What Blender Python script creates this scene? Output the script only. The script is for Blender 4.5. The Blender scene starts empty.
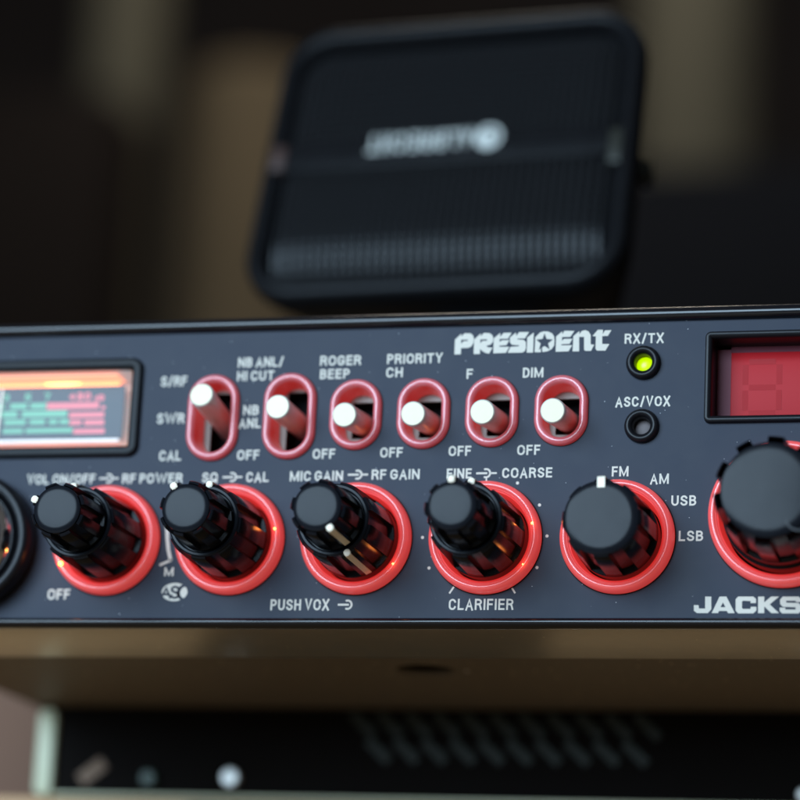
import bpy, bmesh, math, os
from math import sin, cos, pi, radians
from mathutils import Vector, Matrix

# ------------------------------------------------------------------ camera, world, light
SC = bpy.context.scene
COL = SC.collection
MM = 0.001                                   # every measure below is in millimetres

cam_data = bpy.data.cameras.new('camera')
cam = bpy.data.objects.new('camera', cam_data)
COL.objects.link(cam)
SC.camera = cam
CAM_POS = Vector((124.36, -470.0, -89.73))
yaw, pitch, roll = 2.62280902e-01, 2.55542872e-01, 4.86470033e-02
fwd = Vector((-sin(yaw) * cos(pitch), cos(yaw) * cos(pitch), sin(pitch)))
rgt0 = Vector((cos(yaw), sin(yaw), 0))
up0 = rgt0.cross(fwd)
rgt = cos(roll) * rgt0 + sin(roll) * up0
upv = -sin(roll) * rgt0 + cos(roll) * up0
rot = Matrix((rgt, upv, -fwd)).transposed().to_4x4()
cam.matrix_world = Matrix.Translation(CAM_POS * MM) @ rot
cam_data.sensor_width = 36.0
cam_data.lens = 2983.06 / 800 * 36.0
cam_data.clip_start, cam_data.clip_end = 0.02, 50.0
cam_data.dof.use_dof = True
cam_data.dof.focus_distance = 0.488
cam_data.dof.aperture_fstop = 8.6

SC.view_settings.view_transform = 'Standard'
SC.view_settings.look = 'None'
SC.view_settings.exposure = 0.0
SC.view_settings.gamma = 1.0
SC.render.engine = 'CYCLES'
SC.cycles.use_denoising = True
SC.cycles.max_bounces = 10
SC.cycles.sample_clamp_indirect = 6.0

world = bpy.data.worlds.new('World')
SC.world = world
world.use_nodes = True
bg = world.node_tree.nodes['Background']
bg.inputs['Color'].default_value = (1.0, 0.97, 0.95, 1)
bg.inputs['Strength'].default_value = 0.075


def lamp(name, loc, target, size, power, col):
    d = bpy.data.lights.new(name, 'AREA')
    d.shape = 'RECTANGLE'
    d.size, d.size_y = size[0] * MM, size[1] * MM
    d.energy = power
    d.color = col
    o = bpy.data.objects.new(name, d)
    COL.objects.link(o)
    o.location = Vector(loc) * MM
    o.rotation_euler = (Vector(target) - Vector(loc)).to_track_quat('-Z', 'Y').to_euler()
    return o


# a big soft window light up to the left in front, and an unseen weak warm fill added to brighten the background
lamp('window_light', (-290, -760, 235), (-20, 0, 25), (680, 480), 12.5, (0.57, 0.79, 1.0))
lamp('background_fill', (-220, 760, 1000), (-300, 1230, 500), (260, 260), 7.0, (1.0, 0.90, 0.76))


# ------------------------------------------------------------------ materials
def principled(name, col, rough=0.5, metal=0.0, spec=0.5, emit=None, estr=0.0, coat=0.0, trans=0.0, sss=0.0):
    m = bpy.data.materials.new(name)
    m.use_nodes = True
    b = m.node_tree.nodes['Principled BSDF']
    b.inputs['Base Color'].default_value = (*col, 1)
    b.inputs['Roughness'].default_value = rough
    b.inputs['Metallic'].default_value = metal
    b.inputs['Specular IOR Level'].default_value = spec
    b.inputs['Coat Weight'].default_value = coat
    b.inputs['Coat Roughness'].default_value = 0.15
    b.inputs['Transmission Weight'].default_value = trans
    if sss:
        b.inputs['Subsurface Weight'].default_value = sss
        b.inputs['Subsurface Radius'].default_value = (1.0, 0.15, 0.12)
        b.inputs['Subsurface Scale'].default_value = 0.0012
    if emit:
        b.inputs['Emission Color'].default_value = (*emit, 1)
        b.inputs['Emission Strength'].default_value = estr
    return m


def noisy(m, scale, bump=0.1, rvar=0.12, cvar=0.15, dist=0.0002, stretch=(1, 1, 1)):
    """Uneven colour, gloss and a fine bump on a principled material."""
    nt = m.node_tree
    b = nt.nodes['Principled BSDF']
    tc = nt.nodes.new('ShaderNodeTexCoord')
    mp = nt.nodes.new('ShaderNodeMapping')
    mp.inputs['Scale'].default_value = stretch
    nt.links.new(tc.outputs['Object'], mp.inputs['Vector'])
    n = nt.nodes.new('ShaderNodeTexNoise')
    n.inputs['Scale'].default_value = scale
    n.inputs['Detail'].default_value = 6
    n.inputs['Roughness'].default_value = 0.65
    nt.links.new(mp.outputs['Vector'], n.inputs['Vector'])
    mr = nt.nodes.new('ShaderNodeMapRange')
    r0 = b.inputs['Roughness'].default_value
    mr.inputs['To Min'].default_value = max(0.02, r0 - rvar)
    mr.inputs['To Max'].default_value = min(1, r0 + rvar)
    nt.links.new(n.outputs['Fac'], mr.inputs['Value'])
    nt.links.new(mr.outputs['Result'], b.inputs['Roughness'])
    c = b.inputs['Base Color'].default_value[:3]
    mx = nt.nodes.new('ShaderNodeMix')
    mx.data_type = 'RGBA'
    mx.inputs['A'].default_value = (*[v * (1 - cvar) for v in c], 1)
    mx.inputs['B'].default_value = (*[min(1, v * (1 + cvar)) for v in c], 1)
    nt.links.new(n.outputs['Fac'], mx.inputs['Factor'])
    nt.links.new(mx.outputs['Result'], b.inputs['Base Color'])
    if bump:
        bp = nt.nodes.new('ShaderNodeBump')
        bp.inputs['Strength'].default_value = bump
        bp.inputs['Distance'].default_value = dist
        nt.links.new(n.outputs['Fac'], bp.inputs['Height'])
        nt.links.new(bp.outputs['Normal'], b.inputs['Normal'])
    return m


def dusty(m, scale, thresh, col=(0.7, 0.72, 0.75)):
    """Tiny pale dust specks scattered over a material."""
    nt = m.node_tree
    b = nt.nodes['Principled BSDF']
    tc = nt.nodes.new('ShaderNodeTexCoord')
    v = nt.nodes.new('ShaderNodeTexVoronoi')
    v.voronoi_dimensions = '2D'
    v.inputs['Scale'].default_value = scale
    sp = nt.nodes.new('ShaderNodeSeparateXYZ')
    ad = nt.nodes.new('ShaderNodeMath')
    cb = nt.nodes.new('ShaderNodeCombineXYZ')
    nt.links.new(tc.outputs['Object'], sp.inputs[0])
    nt.links.new(sp.outputs['Y'], ad.inputs[0])
    nt.links.new(sp.outputs['Z'], ad.inputs[1])
    nt.links.new(sp.outputs['X'], cb.inputs['X'])
    nt.links.new(ad.outputs[0], cb.inputs['Y'])
    nt.links.new(cb.outputs[0], v.inputs['Vector'])
    wn = nt.nodes.new('ShaderNodeTexWhiteNoise')
    nt.links.new(v.outputs['Position'], wn.inputs['Vector'])
    pick = nt.nodes.new('ShaderNodeMath')
    pick.operation = 'MULTIPLY'                       # speck radius differs from cell to cell, most have none
    pw = nt.nodes.new('ShaderNodeMath')
    pw.operation = 'POWER'
    pw.inputs[1].default_value = 3.2
    nt.links.new(wn.outputs['Value'], pw.inputs[0])
    nt.links.new(pw.outputs[0], pick.inputs[0])
    pick.inputs[1].default_value = thresh
    lt = nt.nodes.new('ShaderNodeMath')
    lt.operation = 'LESS_THAN'
    nt.links.new(v.outputs['Distance'], lt.inputs[0])
    nt.links.new(pick.outputs[0], lt.inputs[1])
    src = b.inputs['Base Color'].links
    mx = nt.nodes.new('ShaderNodeMix')
    mx.data_type = 'RGBA'
    if src:
        nt.links.new(src[0].from_socket, mx.inputs['A'])
    else:
        mx.inputs['A'].default_value = b.inputs['Base Color'].default_value
    mx.inputs['B'].default_value = (*col, 1)
    nt.links.new(lt.outputs[0], mx.inputs['Factor'])
    nt.links.new(mx.outputs['Result'], b.inputs['Base Color'])
    return m


M = {}
M['panel'] = dusty(noisy(principled('panel_paint', (0.032, 0.038, 0.056), 0.42, spec=0.112), 160, 0.10, 0.10, 0.14, 0.00002), 300, 0.020)
M['print'] = principled('printed_white', (0.64, 0.58, 0.49), 0.5)
M['black'] = noisy(principled('black_plastic', (0.008, 0.008, 0.010), 0.34, spec=0.22), 500, 0.05, 0.08, 0.2, 0.00003)
M['knob'] = noisy(principled('knob_plastic', (0.007, 0.008, 0.011), 0.22, spec=0.135), 250, 0.08, 0.08, 0.2, 0.00003)
M['gloss'] = principled('gloss_black', (0.006, 0.006, 0.008), 0.18, spec=0.5)
M['void'] = principled('dark_inside', (0.004, 0.004, 0.005), 0.7, spec=0.2)
M['acrylic'] = principled('red_backlit_acrylic', (0.62, 0.11, 0.11), 0.16, spec=0.95, emit=(1.0, 0.075, 0.07), estr=0.40, sss=0.6)
M['acrylic_pale'] = principled('pale_red_acrylic', (0.52, 0.15, 0.17), 0.17, spec=0.95, emit=(1.0, 0.07, 0.07), estr=0.14, sss=0.6)
M['pointer'] = principled('pointer_ivory', (1.0, 0.88, 0.70), 0.4)
M['cap_metal'] = noisy(principled('turned_metal', (1.0, 0.83, 0.57), 0.40, spec=0.4), 420, 0.10, 0.1, 0.14, 0.00003)
M['steel'] = noisy(principled('brushed_steel', (0.80, 0.74, 0.68), 0.36, metal=0.35), 300, 0.1, 0.1, 0.1, 0.00005, (1, 6, 1))
M['plate'] = principled('switch_plate', (0.30, 0.28, 0.24), 0.5, metal=0.3)
M['acrylic_core'] = principled('acrylic_core', (0.60, 0.04, 0.04), 0.25, spec=0.5, emit=(1.0, 0.04, 0.035), estr=0.50)
M['slot_core'] = principled('slot_core', (0.55, 0.07, 0.07), 0.25, spec=0.6, emit=(1.0, 0.05, 0.04), estr=0.18)
M['hot'] = principled('orange_led', (1, 0.4, 0.1), 0.4, emit=(1.0, 0.24, 0.04), estr=14.0)
M['green_led'] = principled('green_led', (0.3, 0.6, 0.0), 0.3, emit=(0.52, 0.86, 0.0), estr=1.0)
M['off_led'] = principled('unlit_led', (0.20, 0.17, 0.17), 0.7, spec=0.15)
M['frame'] = noisy(principled('frame_plastic', (0.009, 0.010, 0.012), 0.36, spec=0.14), 600, 0.05, 0.06, 0.1, 0.00003)
M['case_paint'] = dusty(noisy(principled('case_paint', (0.155, 0.117, 0.085), 0.55, spec=0.10), 420, 0.10, 0.06, 0.2, 0.00003), 300, 0.10, (0.6, 0.5, 0.35))
M['lip_paint'] = dusty(noisy(principled('lip_paint', (0.46, 0.38, 0.29), 0.32, metal=0.85), 300, 0.03, 0.05, 0.2, 0.00001), 180, 0.06, (0.7, 0.6, 0.4))
M['speaker_felt'] = noisy(principled('speaker_felt', (0.36, 0.42, 0.40), 0.8), 600, 0.3, 0.1, 0.4)
M['light_box'] = principled('light_box_plastic', (0.80, 0.55, 0.38), 0.3, sss=0.3)
M['dial'] = principled('dial_card', (0.035, 0.045, 0.060), 0.6, spec=0.15)
M['tube_top'] = principled('meter_lamp', (1, .6, .3), 0.4, emit=(1.0, 0.42, 0.09), estr=5.0)
M['tube_low'] = principled('meter_lamp_low', (1, .6, .3), 0.4, emit=(1.0, 0.36, 0.07), estr=5.0)
M['clear_edge'] = principled('clear_edge', (0.9, 0.8, 0.72), 0.15)
M['scale_green'] = principled('scale_green', (0.06, 0.30, 0.16), 0.5, emit=(0.1, 0.6, 0.32), estr=0.16)
M['scale_red'] = principled('scale_red', (0.58, 0.07, 0.09), 0.5, emit=(0.9, 0.10, 0.15), estr=0.22)
M['filter'] = principled('red_filter', (0.45, 0.013, 0.018), 0.3, spec=0.07)
M['filter_margin'] = principled('filter_margin', (0.15, 0.032, 0.048), 0.4, spec=0.12)
M['segment'] = principled('unlit_segment', (0.40, 0.010, 0.014), 0.3, spec=0.07)
M['chrome'] = principled('chrome', (0.85, 0.85, 0.85), 0.12, metal=1.0)


def pane_mat():
    m = bpy.data.materials.new('clear_pane')
    m.use_nodes = True
    nt = m.node_tree
    nt.nodes.clear()
    out = nt.nodes.new('ShaderNodeOutputMaterial')
    mix = nt.nodes.new('ShaderNodeMixShader')
    tr = nt.nodes.new('ShaderNodeBsdfTransparent')
    gl = nt.nodes.new('ShaderNodeBsdfGlossy')
    gl.inputs['Roughness'].default_value = 0.30
    fr = nt.nodes.new('ShaderNodeFresnel')
    fr.inputs['IOR'].default_value = 1.42
    nt.links.new(fr.outputs[0], mix.inputs[0])
    nt.links.new(tr.outputs[0], mix.inputs[1])
    nt.links.new(gl.outputs[0], mix.inputs[2])
    nt.links.new(mix.outputs[0], out.inputs['Surface'])
    return m


M['pane'] = pane_mat()
M['grille'] = principled('grille_metal', (0.012, 0.012, 0.013), 0.28, metal=0.0, spec=0.20)
M['speaker_body'] = noisy(principled('speaker_body', (0.006, 0.006, 0.007), 0.40, spec=0.14), 300, 0.15, 0.1, 0.2, 0.00006)
M['speaker_print'] = principled('speaker_print', (0.56, 0.57, 0.53), 0.4)
M['tan'] = principled('tan_catch', (0.05, 0.022, 0.016), 0.5)
M['silver'] = principled('silver_catch', (0.035, 0.035, 0.028), 0.35, metal=0.3)
M['wood'] = noisy(principled('table_wood', (0.36, 0.215, 0.095), 0.55), 6, 0.1, 0.1, 0.35, 0.0005, (1, 9, 9))
M['wall'] = noisy(principled('dark_wall', (0.025, 0.021, 0.020), 0.9, spec=0.03), 3, 0.1, 0.1, 0.4, 0.002)
M['olive'] = noisy(principled('olive_post', (0.047, 0.044, 0.033), 0.9, spec=0.05), 8, 0.1, 0.1, 0.2, 0.002)
M['brown_board'] = noisy(principled('brown_board', (0.060, 0.047, 0.030), 0.9, spec=0.05), 5, 0.1, 0.1, 0.25, 0.002)
M['dark_wood'] = noisy(principled('dark_wood', (0.007, 0.0055, 0.005), 0.9, spec=0.03), 6, 0.1, 0.1, 0.4, 0.001)
M['navy'] = noisy(principled('navy_cloth', (0.004, 0.0045, 0.006), 0.9, spec=0.03), 6, 0.1, 0.1, 0.3, 0.001)
M['pale_trim'] = principled('pale_trim', (0.66, 0.68, 0.47), 0.4)
M['case_black'] = noisy(principled('case_black', (0.0045, 0.0032, 0.0026), 0.8, spec=0.1), 40, 0.1, 0.1, 0.3, 0.0002)
M['pink_brown'] = noisy(principled('pinkish_brown_card', (0.17, 0.088, 0.055), 0.8), 20, 0.2, 0.1, 0.2, 0.0005)
M['silver_bright'] = principled('silver_button', (0.75, 0.74, 0.70), 0.35, metal=0.4)
M['dark_green'] = principled('dark_green_button', (0.03, 0.06, 0.04), 0.4)
M['tan_dim'] = principled('tan_sticker', (0.20, 0.12, 0.07), 0.6)
M['stand'] = noisy(principled('stand_paint', (0.05, 0.04, 0.032), 0.7, spec=0.1), 60, 0.1, 0.1, 0.3, 0.0002)
M['light_guide'] = principled('orange_light_guide', (0.9, 0.4, 0.15), 0.3, emit=(1.0, 0.27, 0.035), estr=2.4)
M['shelf_wood'] = noisy(principled('shelf_wood', (0.56, 0.32, 0.14), 0.5), 30, 0.1, 0.1, 0.25, 0.0003, (1, 6, 6))
M['vent_mesh'] = principled('vent_mesh', (0.034, 0.041, 0.037), 0.6, spec=0.2)
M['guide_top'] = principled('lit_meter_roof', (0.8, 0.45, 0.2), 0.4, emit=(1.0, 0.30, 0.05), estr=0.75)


# ------------------------------------------------------------------ mesh helpers (millimetres)
class MB:
    def __init__(s):
        s.v, s.f, s.mi = [], [], []

    def add(s, vs, fs, mi=0):
        k = len(s.v)
        s.v += [tuple(p) for p in vs]
        s.f += [tuple(i + k for i in f) for f in fs]
        s.mi += [mi] * len(fs)
        return s

    def box(s, x0, x1, y0, y1, z0, z1, mi=0, bev=0.0):
        bm = bmesh.new()
        bmesh.ops.create_cube(bm, size=1.0)
        for v in bm.verts:
            v.co = Vector(((x0 + x1) / 2 + v.co.x * (x1 - x0), (y0 + y1) / 2 + v.co.y * (y1 - y0), (z0 + z1) / 2 + v.co.z * (z1 - z0)))
        if bev:
            bmesh.ops.bevel(bm, geom=bm.edges[:], offset=bev, segments=3, profile=0.5, affect='EDGES')
        bm.verts.index_update()
        s.add([v.co[:] for v in bm.verts], [[v.index for v in f.verts] for f in bm.faces], mi)
        bm.free()
        return s

    def grid(s, rows, mi=0, close_u=False, close_v=False, flip=False):
        """rows of points joined into quads; close_u closes each row, close_v joins last row to first."""
        n, m = len(rows), len(rows[0])
        fs = []
        for i in range(n if close_v else n - 1):
            for j in range(m if close_u else m - 1):
                a, b = i * m + j, i * m + (j + 1) % m
                c, d = ((i + 1) % n) * m + (j + 1) % m, ((i + 1) % n) * m + j
                fs.append((a, d, c, b) if flip else (a, b, c, d))
        return s.add([p for r in rows for p in r], fs, mi)

    def sweep(s, path, prof, mi=0, closed=True):
        """path: (x, z, nx, nz) with outward normals, counter-clockwise; prof: (outward offset, y)."""
        rows = [[(x + nx * o, y, z + nz * o) for (x, z, nx, nz) in path] for (o, y) in prof]
        return s.grid(rows, mi, True, closed)

    def cap(s, pts, mi=0):
        return s.add(pts, [tuple(range(len(pts)))], mi)


ORG = {}


def link(name, data, parent=None, origin=None):
    o = bpy.data.objects.new(name, data)
    COL.objects.link(o)
    if parent is not None:
        o.parent = parent
        og = ORG[parent.name] if origin is None else Vector(origin)
        o.location = (og - ORG[parent.name]) * MM
    else:
        og = Vector(origin or (0, 0, 0))
        o.location = og * MM
    ORG[o.name] = og
    return o


def tag(o, label=None, cat=None, group=None, kind=None):
    for k, v in (('label', label), ('category', cat), ('group', group), ('kind', kind)):
        if v:
            o[k] = v
    return o


def finish(me, mats, ang=32):
    for m_ in (mats if isinstance(mats, (list, tuple)) else [mats]):
        me.materials.append(m_)
    bm = bmesh.new()
    bm.from_mesh(me)
    bmesh.ops.remove_doubles(bm, verts=bm.verts, dist=2e-7)
    bmesh.ops.recalc_face_normals(bm, faces=bm.faces)
    bm.to_mesh(me)
    bm.free()
    me.polygons.foreach_set('use_smooth', [True] * len(me.polygons))
    me.set_sharp_from_angle(angle=radians(ang))


def obj(name, mb, mats, parent=None, origin=None, ang=32):
    """One mesh object; mb holds world millimetres."""
    me = bpy.data.meshes.new(name)
    og = Vector(origin) if origin is not None else (ORG[parent.name] if parent is not None else Vector((0, 0, 0)))
    me.from_pydata([((x - og.x) * MM, (y - og.y) * MM, (z - og.z) * MM) for x, y, z in mb.v], [], mb.f)
    for p, i in zip(me.polygons, mb.mi):
        p.material_index = i
    finish(me, mats, ang)
    return link(name, me, parent, og)


def empty(name, origin, parent=None):
    o = link(name, None, parent, origin)
    o.empty_display_size = 0.01
    return o


def rrect(x0, x1, z0, z1, r, n=8):
    out = []
    for cx, cz, a0 in ((x1 - r, z1 - r, 0), (x0 + r, z1 - r, 90), (x0 + r, z0 + r, 180), (x1 - r, z0 + r, 270)):
        for k in range(n + 1):
            a = radians(a0 + 90 * k / n)
            out.append((cx + r * cos(a), cz + r * sin(a), cos(a), sin(a)))
    return out


def circle(cx, cz, r, n=72):
    return [(cx + r * cos(2 * pi * k / n), cz + r * sin(2 * pi * k / n), cos(2 * pi * k / n), sin(2 * pi * k / n)) for k in range(n)]


def stadium(cx, cz, hw, hh, n=18):
    return rrect(cx - hw, cx + hw, cz - hh, cz + hh, hw - 0.001, n)


def xz(path):
    return [(p[0], p[1]) for p in path]


def loops_mesh(mb, loops, y0, depth, mi=0):
    """Flat outline (x, z) with holes, filled and given thickness from y0 (front) to y0 + depth."""
    cu = bpy.data.curves.new('outline', 'CURVE')
    cu.dimensions = '2D'
    cu.fill_mode = 'BOTH'
    cu.extrude = depth / 2
    for lp in loops:
        sp = cu.splines.new('POLY')
        sp.points.add(len(lp) - 1)
        for p, (x, z) in zip(sp.points, lp):
            p.co = (x, z, 0, 1)
        sp.use_cyclic_u = True
    o = bpy.data.objects.new('outline', cu)
    COL.objects.link(o)
    curve_to_mb(mb, o, y0, depth, mi)
    bpy.data.objects.remove(o)
    bpy.data.curves.remove(cu)
    return mb


def curve_to_mb(mb, o, y0, depth, mi, fit=None):
    dg = bpy.context.evaluated_depsgraph_get()
    dg.update()
    me = o.evaluated_get(dg).to_mesh()
    pts = [v.co.copy() for v in me.vertices]
    if fit:
        pts = fit(pts)
    mb.add([(p.x, y0 + depth / 2 - p.z, p.y) for p in pts], [tuple(p.vertices) for p in me.polygons], mi)
    o.evaluated_get(dg).to_mesh_clear()


# ---- a plain condensed sans drawn as strokes: (width, [polylines in the unit square])
def _e(cx, cy, rx, ry, a0, a1, n=10):
    return [(cx + rx * cos(radians(a0 + (a1 - a0) * k / n)), cy + ry * sin(radians(a0 + (a1 - a0) * k / n))) for k in range(n + 1)]


_O = _e(.5, .64, .5, .36, 0, 180, 14) + _e(.5, .36, .5, .36, 180, 360, 14)
GLYPH = {
    'A': (.60, [[(0, -.07), (.5, 1.0), (1, -.07)], [(.2, .30), (.8, .30)]]),
    'B': (.50, [[(0, 0), (0, 1)], [(0, 1), (.5, 1)] + _e(.5, .77, .42, .23, 80, -80) + [(.5, .53), (0, .53)], [(.5, .53)] + _e(.5, .265, .5, .265, 80, -80) + [(.5, 0), (0, 0)]]),
    'C': (.56, [_e(.5, .66, .5, .34, 22, 180, 12) + _e(.5, .34, .5, .34, 180, 338, 12)]),
    'D': (.54, [[(0, 0), (0, 1)], [(0, 1), (.42, 1)] + _e(.42, .62, .58, .38, 80, 0) + _e(.42, .38, .58, .38, 0, -80) + [(.42, 0), (0, 0)]]),
    'E': (.46, [[(0, 0), (0, 1)], [(0, 1), (1, 1)], [(0, .53), (.92, .53)], [(0, 0), (1, 0)]]),
    'F': (.44, [[(0, 0), (0, 1)], [(0, 1), (1, 1)], [(0, .51), (.88, .51)]]),
    'G': (.58, [_e(.5, .66, .5, .34, 25, 180, 12) + _e(.5, .34, .5, .34, 180, 355, 14) + [(1, .45)], [(1.0, .45), (.55, .45)]]),
    'H': (.54, [[(0, 0), (0, 1)], [(1, 0), (1, 1)], [(0, .52), (1, .52)]]),
    'I': (.0, [[(0, 0), (0, 1)]]),
    'L': (.44, [[(0, 1), (0, 0)], [(0, 0), (1, 0)]]),
    'M': (.80, [[(0, 0), (0, 1)], [(0.02, 1), (.5, .02), (.98, 1)], [(1, 1), (1, 0)]]),
    'N': (.60, [[(0, 0), (0, 1)], [(0.02, 1), (.98, 0)], [(1, 1), (1, 0)]]),
    'O': (.60, [_O]),
    'P': (.48, [[(0, 0), (0, 1)], [(0, 1), (.5, 1)] + _e(.5, .735, .5, .265, 80, -80) + [(.5, .47), (0, .47)]]),
    'Q': (.60, [_O, [(.62, .24), (1.02, -.06)]]),
    'R': (.54, [[(0, 0), (0, 1)], [(0, 1), (.5, 1)] + _e(.5, .755, .48, .245, 80, -80) + [(.5, .51), (0, .51)], [(.55, .51), (.80, .40), (.92, .18), (1, 0)]]),
    'S': (.52, [_e(.5, .745, .46, .255, 18, 200, 12) + [(.25, .57), (.75, .44)] + _e(.5, .255, .5, .255, 25, -165, 12)]),
    'T': (.54, [[(0, 1), (1, 1)], [(.5, 1), (.5, 0)]]),
    'U': (.54, [[(0, 1), (0, .38)] + _e(.5, .34, .5, .34, 188, 352, 12) + [(1, .38), (1, 1)]]),
    'V': (.58, [[(0, 1.07), (.5, 0), (1, 1.07)]]),
    'W': (1.12, [[(0, 1.07), (.26, 0), (.5, .98), (.74, 0), (1, 1.07)]]),
    'X': (.56, [[(0, -.04), (1, 1.04)], [(0, 1.04), (1, -.04)]]),
    'Y': (.56, [[(0, 1.04), (.5, .45), (1, 1.04)], [(.5, .45), (.5, 0)]]),
    '/': (.30, [[(0, -.06), (1, 1.06)]]),
    '+': (.50, [[(0, .45), (1, .45)], [(.5, .8), (.5, .1)]]),
    'd': (.46, [[(1, 0), (1, 1)], _e(.5, .33, .5, .33, 0, 360, 16)]),
    '0': (.50, [_O]),
    '1': (.20, [[(1, 0), (1, 1), (0, .78)]]),
    '3': (.48, [_e(.45, .75, .5, .25, 150, -80) + [(.3, .5)], [(.3, .5)] + _e(.45, .26, .55, .26, 80, -150)]),
    '5': (.48, [[(.95, 1), (.1, 1), (.02, .5)] + _e(.45, .3, .52, .3, 120, -150)]),
    '7': (.48, [[(0, 1), (1, 1), (.35, 0)]]),
}


def ribbon(pts, w):
    """Outline quads of a mitred stroke with square ends."""
    p = [Vector(q) for q in pts]
    closed = (p[0] - p[-1]).length < 1e-6
    if closed:
        p = p[:-1]
    n = len(p)
    if not closed:
        p[0] = p[0] + (p[0] - p[1]).normalized() * w / 2
        p[-1] = p[-1] + (p[-1] - p[-2]).normalized() * w / 2
    L, R_ = [], []
    for i in range(n):
        a = p[i] - p[i - 1] if (i > 0 or closed) else p[1] - p[0]
        b = p[(i + 1) % n] - p[i] if (i < n - 1 or closed) else a
        a, b = a.normalized(), b.normalized()
        na, nb = Vector((-a.y, a.x)), Vector((-b.y, b.x))
        m_ = na + nb
        m_ = m_.normalized() if m_.length > 1e-4 else na
        k = 1 / max(0.62, m_.dot(na))
        L.append(p[i] + m_ * w / 2 * k)
        R_.append(p[i] - m_ * w / 2 * k)
    return L, R_, closed


def text_mb(mb, s, x0, z0, w, cap_h, y0=-0.012, depth=0.012, wt=0.305, mi=0, spin=0.0, gap=0.27, slant=0.0):
    """The words s set from x0 on baseline z0, w wide, capitals cap_h high, strokes wt thick."""
    adv, n_gap, n_space, thick = 0.0, 0, 0, 0
    for i, ch in enumerate(s):
        if ch == ' ':
            n_space += 1
            continue
        adv += GLYPH[ch][0]
        thick += 1
    units = adv + gap * (thick - 1) * 0.62 + n_space * .26
    fixed = thick * wt
    sc = (w - fixed) / max(units, 1e-6)
    x = x0
    H_ = cap_h - wt
    cx, cz = x0 + w / 2, z0 + cap_h / 2
    stag = 0
    for ch in s:
        if ch == ' ':
            x += .26 * sc
            continue
        gw_, strokes = GLYPH[ch]
        for st in strokes:
            pts = [(x + wt / 2 + u * gw_ * sc + slant * v, z0 + wt / 2 + v * H_) for u, v in st]
            clean = [pts[0]]
            for q in pts[1:]:
                if math.hypot(q[0] - clean[-1][0], q[1] - clean[-1][1]) > 0.02 * cap_h:
                    clean.append(q)
            if len(pts) > 6 and math.hypot(pts[0][0] - pts[-1][0], pts[0][1] - pts[-1][1]) < 1e-6:
                clean[-1] = clean[0]
            L, R_, closed = ribbon(clean, wt)
            if spin:
                rot_ = lambda q: Vector((cx - (q.x - cx), cz - (q.y - cz)))
                L, R_ = [rot_(q) for q in L], [rot_(q) for q in R_]
            yy = y0 - 0.0025 * (stag % 4)
            stag += 1
            k = len(L)
            rows = [[(q.x, yy, q.y) for q in L], [(q.x, yy, q.y) for q in R_], [(q.x, y0 + depth, q.y) for q in R_], [(q.x, y0 + depth, q.y) for q in L]]
            if closed:
                mb.grid([[r[i] for r in rows] for i in range(k)], mi, True, True)
            else:
                mb.grid([[r[i] for r in rows] for i in range(k)], mi, True, False)
                mb.cap([r[0] for r in rows], mi).cap([r[-1] for r in rows], mi)
        x += wt + gw_ * sc + gap * .62 * sc
    return mb


def ribbed(mb, ax, az, prof, n_rib, duty, mi=0, steps=12, phase=0.0):
    """Knob wall turned about the y axis: prof rows (y, core radius, rib radius)."""
    per = 2 * pi / n_rib
    angs = []
    for k in range(n_rib):
        c = k * per + phase
        half = per * duty / 2
        e = per * 0.035
        rib = [c - half - e] + [c - half + 2 * half * j / 5 for j in range(6)] + [c + half + e]
        kinds = [0] + [1] * 6 + [0]
        gap = [c + half + e + (per - 2 * half - 2 * e) * j / 4 for j in range(1, 4)]
        angs += list(zip(rib, kinds)) + [(g, 0) for g in gap]
    rows = []
    for (y, rc, rr) in prof:
        rows.append([(ax + (rr if k else rc) * cos(a), y, az + (rr if k else rc) * sin(a)) for a, k in angs])
    mb.grid(rows, mi, True, False)
    return mb


def lathe(mb, ax, az, prof, n=72, mi=0, cap_end=False):
    rows = [[(ax + r * cos(2 * pi * k / n), y, az + r * sin(2 * pi * k / n)) for k in range(n)] for (r, y) in prof]
    mb.grid(rows, mi, True, False)
    if cap_end:
        mb.cap(rows[-1], mi)
    return mb


def ball(mb, c, r, mi=0, n=12, sc=(1, 1, 1)):
    rows = []
    for i in range(n + 1):
        t = pi * i / n
        rows.append([(c[0] + r * sc[0] * sin(t) * cos(2 * pi * k / (2 * n)), c[1] + r * sc[1] * cos(t), c[2] + r * sc[2] * sin(t) * sin(2 * pi * k / (2 * n))) for k in range(2 * n)])
    return mb.grid(rows, mi, True, False)


def copy_part(src, parent, origin):
    """A part and its sub-parts, copied to another place on the same thing."""
    c = src.copy()
    COL.objects.link(c)
    c.parent = parent
    c.location = (Vector(origin) - ORG[parent.name]) * MM
    ORG[c.name] = Vector(origin)
    for ch in list(src.children):
        d = ch.copy()
        COL.objects.link(d)
        d.parent = c
        ORG[d.name] = Vector(origin)
    return c


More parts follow.
